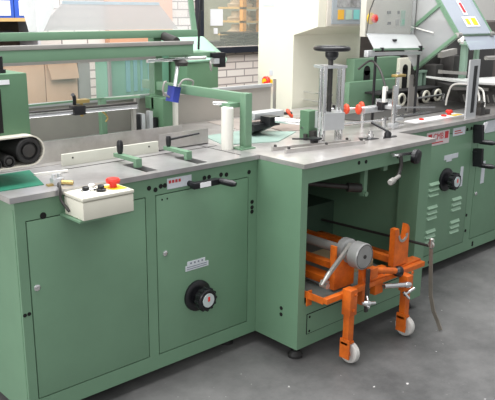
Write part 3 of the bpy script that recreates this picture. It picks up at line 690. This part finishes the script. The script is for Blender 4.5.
# slotted bracket right front
t = thing('slotted_bracket', (1.74,.25,.9), 'tall aluminium bracket with a long black slot', 'bracket')
MB().frame(1.645,1.755,.9,1.24,.24,.25,[(1.69,1.735,.93,1.205)]).build('plate', ALU, t)
MB().box(1.69,1.735,.245,.248,.93,1.205).build('slot_back', BLACK, t)
t = thing('valve_block', (1.85,.26,.9), 'small dark valve with white hoses beside the slotted bracket', 'valve')
MB().box(1.83,1.88,.25,.30,.9,.95,.004).lathe((1.855,.27,.95),(0,0,1),[(0,.02),(.03,.024),(.04,.01)]).box(1.88,1.96,.26,.30,.9,.93,.004).build('valve_body', DARK, t)
MB().tube([(1.845,.275,.98),(1.86,.29,1.02),(1.84,.31,1.07),(1.80,.36,1.085),(1.80,.44,1.07),(1.82,.48,1.0),(1.84,.5,.94)],.006).tube([(1.92,.28,.93),(1.945,.30,.99),(1.98,.34,1.04),(1.97,.40,1.06)],.006).build('hose', WHITE, t)

# operator panel with its own hood
t = thing('operator_panel', (1.4,.65,.9), 'grey operator panel with yellow and red stop button under a clear flap', 'control panel')
MB().box(1.15,1.585,.62,.66,1.365,1.70,.004).build('panel', mat('panel_beige', (205,202,190), .5), t)
MB().lathe((1.192,.62,1.465),(0,-1,0),[(0,.032),(.006,.032),(.007,.028)]).build('stop_ring', YELLOW, t)
MB().lathe((1.205,.613,1.465),(0,-1,0),[(0,.012),(.01,.023),(.02,.023),(.026,.013)]).build('stop_button', RED, t)
for (x, z, w_, h_, mt) in ((1.34,1.49,.03,.016,DARK),(1.35,1.43,.026,.016,DARK),(1.44,1.49,.014,.018,DARK),(1.425,1.425,.028,.035,GREY),(1.475,1.42,.036,.09,mat('pad_green',(150,185,165),.5)),(1.482,1.43,.022,.03,mat('key_green',(90,190,150),.5))):
    MB().box(x,x+w_,.614-(.002 if w_==.022 else 0),.62,z,z+h_).build('button', mt, t)
h = MB().prism([(1.125,1.385),(1.58,1.37),(1.585,1.75),(1.28,1.75),(1.145,1.51)],'xz',.588,.592).build('clear_cover', POLY, t)
MB().hull([(1.125,.592,1.383),(1.58,.592,1.368),(1.095,.51,1.305),(1.555,.51,1.295),(1.125,.588,1.387),(1.58,.588,1.372),(1.095,.506,1.309),(1.555,.506,1.299)]).build('clear_flap', clear('flap_clear', (222,225,225), .5), h)
MB().tube([(1.585,.59,1.75),(1.58,.59,1.37),(1.125,.59,1.385),(1.145,.59,1.51),(1.28,.59,1.75)],.003,smooth=0).build('cover_edge', DARK, h)
MB().bar((1.09,.506,1.303),(1.56,.506,1.293),.012,.010).build('flap_edge', GREEN, h)
MB().box(1.31,1.335,.535,.55,1.34,1.352).cyl((1.16,.506,1.29),(1.16,.506,1.312),.012).cyl((1.53,.506,1.28),(1.53,.506,1.312),.012).pieces('flap_knob', BLACK, h)
MB().bar((1.08,.53,1.278),(1.56,.53,1.268),.025,.018).build('carrier_rail', ALU, t)
MB().box(1.06,1.12,.52,.55,1.262,1.298,.003).build('rail_end', ALU, t)
MB().box(1.46,1.50,.54,.65,1.262,1.274).build('carrier_arm', DARK, t)
for x_ in (1.14, 1.55): MB().cyl((x_,.53,.905 if x_ > 1.2 else .9),(x_,.53,1.275),.008).build('strut', BLACK, t)
MB().prism([(1.60,.905),(1.73,.905),(1.70,.98),(1.64,1.13),(1.60,1.13)],'xz',.615,.62).build('gusset_plate', GREY, t)

# raised end hood
Av = V((1.6,.582,1.168)); Bv = V((1.6,.309,1.378)); dv = V((0,.61,.79)); 
Lh = .55
t = thing('tilted_hood', (1.78,.5,1.1), 'tilted clear hood with green frame and warning stickers', 'hood')
Cv = Bv+dv*Lh; Dv = Av+dv*Lh; XW = V((.37,0,0))
nrm = (Av-Bv).normalized()
def slab(p, e1, e2, th):
    n = e1.cross(e2).normalized()*th; return [p, p+e1, p+e2, p+e1+e2, p+n, p+e1+n, p+e2+n, p+e1+e2+n]
MB().bar(Av,Bv,.02,.028,(1,0,0)).bar(Bv,Cv,.02,.022,(1,0,0)).bar(Av+dv*.21,Bv+dv*.21,.02,.03,(1,0,0)).bar(Bv+XW,Cv+XW,.018,.018,(1,0,0)).bar(Bv,Bv+XW,.012,.012).build('frame', GREEN, t)
MB().bar(Av+dv*.09+(Bv-Av)*.28+V((.02,0,0)),Av+dv*.09+(Bv-Av)*.75+V((.02,0,0)),.02,.022,(1,0,0)).build('inner_bar', DGREEN, t)
MB().cyl(Av+dv*.24+(Bv-Av)*.30-V((.012,0,0)), Av+dv*.10+(Bv-Av)*.66-V((.012,0,0)), .004).build('seam_wire', WHITE, t)
MB().hull(slab(Av, Bv-Av, dv*Lh, .004)).build('end_pane', clear('hood_pane', (190,192,192), .5), t)
MB().hull(slab(Bv+V((.002,-.004,0)), XW, dv*Lh, .004)).build('front_pane', clear('hood_pane_blue', (186,194,206), .6), t, 'bluish front pane of the hood')
def on_front(x0, x1, s0, s1, m_, name, off):
    p = Bv + V((x0,0,0)) + dv*s0; n = V((0,-.79,.61))*off
    MB().hull(slab(p+n, V((x1-x0,0,0)), dv*(s1-s0), .001)).build(name, m_, t)
on_front(.13,.28,.05,.12, PAPER, 'sticker', .008); on_front(.15,.185,.065,.105, YELLOW, 'sticker_mark', .0105); on_front(.215,.265,.06,.11, YELLOW, 'sticker_mark', .0105)
on_front(.17,.215,.135,.235, PAPER, 'sticker', .008); on_front(.18,.205,.15,.22, INK, 'sticker_mark', .0105)
MB().cyl(Bv+V((-.012,0,0)), Bv+V((.03,0,0)), .014).cyl(Bv+XW+V((-.02,0,0)), Bv+XW+V((.02,0,0)), .014).build('hinge', BARE, t)
MB().bar(Av+V((.05,.01,0)), (1.65,.66,.905), .012, .012).build('support', DARK, t)

# machinery behind / under the hood, right edge
t = thing('drive_unit', (2.6,.95,.9), 'dark drive machinery with green posts under the tilted hood', 'machine')
MB().box(2.2,3.3,1.0,1.1,.9,1.32,.01).box(2.32,2.42,.9,1.0,.9,1.14,.01).box(2.48,2.56,.86,.96,.9,1.20,.01).hull([(2.55,.95,1.2),(2.75,.95,1.2),(2.55,1.0,1.32),(2.62,1.0,1.32),(2.9,.95,1.02),(2.9,1,1.02),(2.5,.95,1.02),(2.5,1,1.02)]).build('casing', DARK, t)
MB().box(2.42,2.46,.74,.78,.9,1.30,.003).box(2.40,2.62,.70,.78,1.28,1.305,.003).box(2.58,2.61,.74,.77,.9,1.29,.003).build('green_post', mat('pale_green', (150,180,160), .5), t)
MB().box(2.24,2.27,.975,.99,.9,1.10).box(2.30,2.33,.975,.99,.9,1.10).box(2.22,2.35,.97,.995,1.085,1.10).build('column', mat('pale_green', (160,182,170), .5), t)
MB().bar((2.08,.60,1.02),(2.36,.52,1.00),.03,.02,(0,0,1),.002).bar((2.06,.70,1.12),(2.3,.66,1.10),.03,.02,(0,0,1),.002).cyl((2.45,.60,1.2),(2.9,.52,1.2),.014).bar((2.2,.8,1.22),(2.35,.78,1.24),.04,.04).build('link_bar', GREY, t)
MB().tube([(2.36,.76,1.31),(2.28,.66,1.345),(2.14,.60,1.34),(2.10,.58,1.31)],.012).build('hose', WHITE, t)
m = MB()
pts = [(1.93,.50,1.075),(2.06,.46,1.06),(2.25,.41,1.045),(2.60,.34,1.045)]
for a, b_ in zip(pts, pts[1:]): m.hull([V(a),V(b_),V(a)+V((.12,.30,0)),V(b_)+V((.12,.30,0)),V(a)+V((0,0,.012)),V(b_)+V((0,0,.012)),V(a)+V((.12,.30,.012)),V(b_)+V((.12,.30,.012))])
tag(m.build('film_web', FILM), 'white plastic film web leaving the drive machinery', 'film')
tag(MB().hull([(1.66,.305,1.368),(2.05,.305,1.366),(1.66,.31,1.372),(2.05,.31,1.37),(1.66,.255,1.296),(2.02,.255,1.296),(1.66,.26,1.294),(2.02,.26,1.294)]).build('clear_guard', MATS['hood_pane_blue']), 'bluish clear deflector hinged under the front of the tilted hood', 'guard')
tag(MB().box(2.3,2.8,1.30,1.7,0,1.38).build('lower_housing', DARK), 'dark machine base behind the drive machinery', 'machine')
tag(MB().box(3.0,4.6,1.3,1.9,0,1.42,.01).build('grey_housing', mat('brownish', (110,100,95), .6, .1, .3, 6.)), 'brownish grey housing at the right edge behind the film', 'machine')
tag(MB().box(3.7,6.8,2.3,2.8,0,2.4,.02).build('white_cabinet', WHITE), 'white cabinet top showing right of the tilted hood', 'cabinet')

# ------------------------------------------------------------------ orange reel cart
t = thing('reel_cart', (.44,.2,0), 'orange reel cart on castors parked in the open bay', 'cart')
def legc(x, y, top, front):
    l = MB().box(x-.018,x+.018,y-.016,y+.016,.10,top,.002).build('leg', ORANGE, t)
    if front: MB().box(x-.023,x+.023,y-.024,y+.024,.235,.355 if x < .4 else .315,.003).cyl((x+.01,y-.024,.33),(x+.01,y-.03,.33),.007).cyl((x,y-.024,.26),(x,y-.03,.26),.007).build('sleeve', ORANGE, l)
    MB().box(x-.026,x-.019,y-.03,y+.022,.035,.125).box(x-.026,x+.02,y-.02,y+.018,.10,.11).build('fork_plate', ORANGE, l)
    w_ = MB().lathe((x+.002,y,.05),(1,0,0),[(0,.040),(.003,.047),(.010,.05),(.014,.047),(.018,.047),(.022,.05),(.030,.047),(.032,.04)]).build('castor_wheel', CASTOR, l)
    MB().cyl((x-.019,y,.05),(x+.002,y,.05),.009).cyl((x-.006,y,.05),(x+.003,y,.05),.018).build('hub', ORANGE, w_)
legc(.165,-.150,.35,True); legc(.578,-.150,.31,True); legc(.10,.50,.30,False); legc(.76,.50,.30,False)
MB().box(.045,.765,-.126,-.10,.305,.329,.002).build('front_rail', ORANGE, t)
MB().box(.046,.075,-.10,.55,.298,.304).box(.046,.051,-.10,.55,.304,.328).build('side_rail', ORANGE, t)
MB().box(.735,.765,-.10,.55,.298,.325,.002).build('side_rail', ORANGE, t)
MB().box(.10,.76,.52,.55,.295,.325).build('rear_rail', ORANGE, t)
MB().box(.075,.60,-.10,.52,.304,.307).build('tray', mat('tray_grey', (118,126,122), .5, .2, .12), t)
MB().box(.044,.075,-.012,-.006,.262,.33).build('corner_hanger', ORANGE, t)
MB().box(.585,.615,-.04,.60,.34,.372,.002).build('bearer_rail', ORANGE, t)
MB().box(.20,.235,.0,.60,.395,.425,.002).build('bearer_rail', ORANGE, t)
MB().box(.17,.235,.0,.60,.328,.362,.002).build('bearer_rail', ORANGE, t)
MB().box(.20,.61,.56,.60,.325,.395).build('rear_beam', ORANGE, t)
MB().box(.165,.30,-.06,-.03,.317,.455,.002).box(.165,.175,-.06,-.03,.455,.52).build('bearing_plate', ORANGE, t)
MB().prism([(.540,.345),(.652,.345),(.652,.52),(.636,.540),(.628,.49),(.615,.468),(.590,.468),(.576,.49),(.568,.530),(.540,.530)],'xz',-.10,-.07).build('cradle_plate', ORANGE, t, 'upright orange plate with a round notch')
m = MB()
for k in range(10):
    a0, a1 = math.pi+k*math.pi/10, math.pi+(k+1)*math.pi/10
    m.hull([(.602+R_*math.cos(a),y,.496+R_*math.sin(a)) for a in (a0,a1) for R_ in (.026,.038) for y in (-.103,-.097)])
m.build('notch_lining', BARE, t)
MB().box(.60,.765,-.10,-.05,.3255,.338,.002).build('end_rail', ORANGE, t)
# drum and shaft
MB().cyl((.262,-.13,.475),(.262,.60,.475),.022).build('reel_shaft', GREY, t)
dr = MB().lathe((.262,-.02,.475),(0,-1,0),[(0,.056),(.003,.060),(.035,.060),(.038,.056),(.042,.042),(.062,.042),(.068,.056),(.072,.060),(.120,.060),(.124,.057)]).build('chuck_drum', DRUM, t)
MB().cyl((.262,-.143,.475),(.262,-.147,.475),.009).torus((.262,-.144,.475),(0,1,0),.053,.0012,m=6).build('drum_centre', DARK, dr)
MB().bar((.240,-.083,.525),(.105,-.075,.412),.010,.016,(0,1,0),.002).lathe((.10,-.075,.408),(-.7,0,-.65),[(-.02,.010),(0,.012),(.03,.008),(.05,.006)],n=14).build('brake_lever', BARE, dr)
MB().cyl((.095,-.083,.363),(.095,-.045,.363),.013).bar((.075,-.065,.385),(.115,-.065,.372),.015,.015).build('clamp_nut', BARE, t)
MB().cyl((.095,-.045,.363),(.08,.25,.37),.005).build('pull_rod', DARK, t)
# cross tube and locking gear between plates
MB().cyl((.37,-.125,.382),(.50,-.14,.35),.015).box(.32,.37,-.14,-.11,.35,.40,.003).box(.34,.50,-.09,-.06,.325,.36,.002).build('cross_tube', ORANGE, t)
MB().lathe((.50,-.14,.35),(.9,-.2,-.3),[(0,.014),(.01,.024),(.03,.026),(.036,.018)]).build('locking_knob', BLACK, t)
MB().cyl((.40,-.155,.305),(.53,-.18,.285),.011).lathe((.53,-.18,.285),(.95,-.2,-.15),[(0,.013),(.012,.016),(.03,.012)],n=14).build('release_handle', CHROME, t)
MB().box(.31,.345,-.105,-.075,.22,.42,.002).box(.41,.47,-.10,-.07,.24,.33,.002).build('drop_plate', ORANGE, t)
MB().box(.262,.280,-.165,-.155,.22,.42).build('hanging_strap', DARK, t)
MB().cyl((.205,-.185,.285),(.28,-.20,.272),.007).cyl((.23,-.205,.265),(.27,-.16,.295),.006).lathe((.235,-.192,.28),(.6,-.7,0),[(-.015,.012),(0,.016),(.015,.01)],n=12).build('wing_bolt', CHROME, t)
MB().cyl((.52,-.185,.24),(.59,-.19,.255),.007).cyl((.52,-.18,.252),(.54,-.20,.22),.006).build('wing_bolt', CHROME, t)
tag(MB().box(.40,.57,.04,.30,.3035,.345,.003).build('wood_block', mat('pale_wood', (196,176,140), .7)), 'pale wooden block lying on the cart tray', 'block')

# tie rod and dangling strap
t = thing('tie_rod', (.90,.2,.35), 'thin dark rod sloping out of the open bay', 'rod')
MB().cyl((.80,.58,.375),(.80,-.12,.400),.007).build('rod', DARK, t)
MB().torus((.80,-.13,.408),(1,0,0),.013,.006).lathe((.80,-.13,.408),(0,0,1),[(-.014,.01),(.01,.01),(.03,.012),(.034,.006)],n=14).build('rod_eye', BARE, t)
m = MB(); pts = [(.795,-.135,.39),(.787,-.145,.32),(.780,-.155,.24),(.770,-.17,.16),(.765,-.195,.09),(.768,-.22,.045),(.763,-.245,.006)]
for a, b_ in zip(pts, pts[1:]): m.bar(a, b_, .020, .006, (1,0,0))
tag(m.build('flat_strap', mat('strap_grey', (132,126,116), .5, .3, .2)), 'flat grey strap dangling from the rod eye to the floor', 'strap')

# ------------------------------------------------------------------ light
W = bpy.data.worlds.new('world'); S.world = W; W.use_nodes = True
bg = W.node_tree.nodes['Background']; bg.inputs[0].default_value = (.97,.98,1,1); bg.inputs[1].default_value = .42
def area(name, loc, rot, sx, sy, e, c=(1,1,1)):
    l = bpy.data.lights.new(name, 'AREA'); l.shape = 'RECTANGLE'; l.size = sx; l.size_y = sy; l.energy = e; l.color = c
    o = bpy.data.objects.new(name, l); COL.objects.link(o); o.location = loc; o.rotation_euler = rot; return o
area('ceiling_lamp', (0,.6,4.2), (0,0,0), 6, 3, 250)
area('ceiling_lamp', (.5,4.6,2.9), (0,0,0), 6, 1.5, 130, (1,.96,.92))
area('side_window', (-5.5,1.5,2.4), (0,math.radians(-72),0), 3, 3, 110)
area('front_fill', (-4.5,-4.0,3.2), (math.radians(55),0,math.radians(-48)), 3.5, 2, 65)  # fill light added on the camera side to lift the cabinet fronts, no real window
S.view_settings.view_transform = 'Standard'; S.view_settings.look = 'None'; S.view_settings.gamma = 1; S.view_settings.use_curve_mapping = False
S.view_settings.exposure = .55
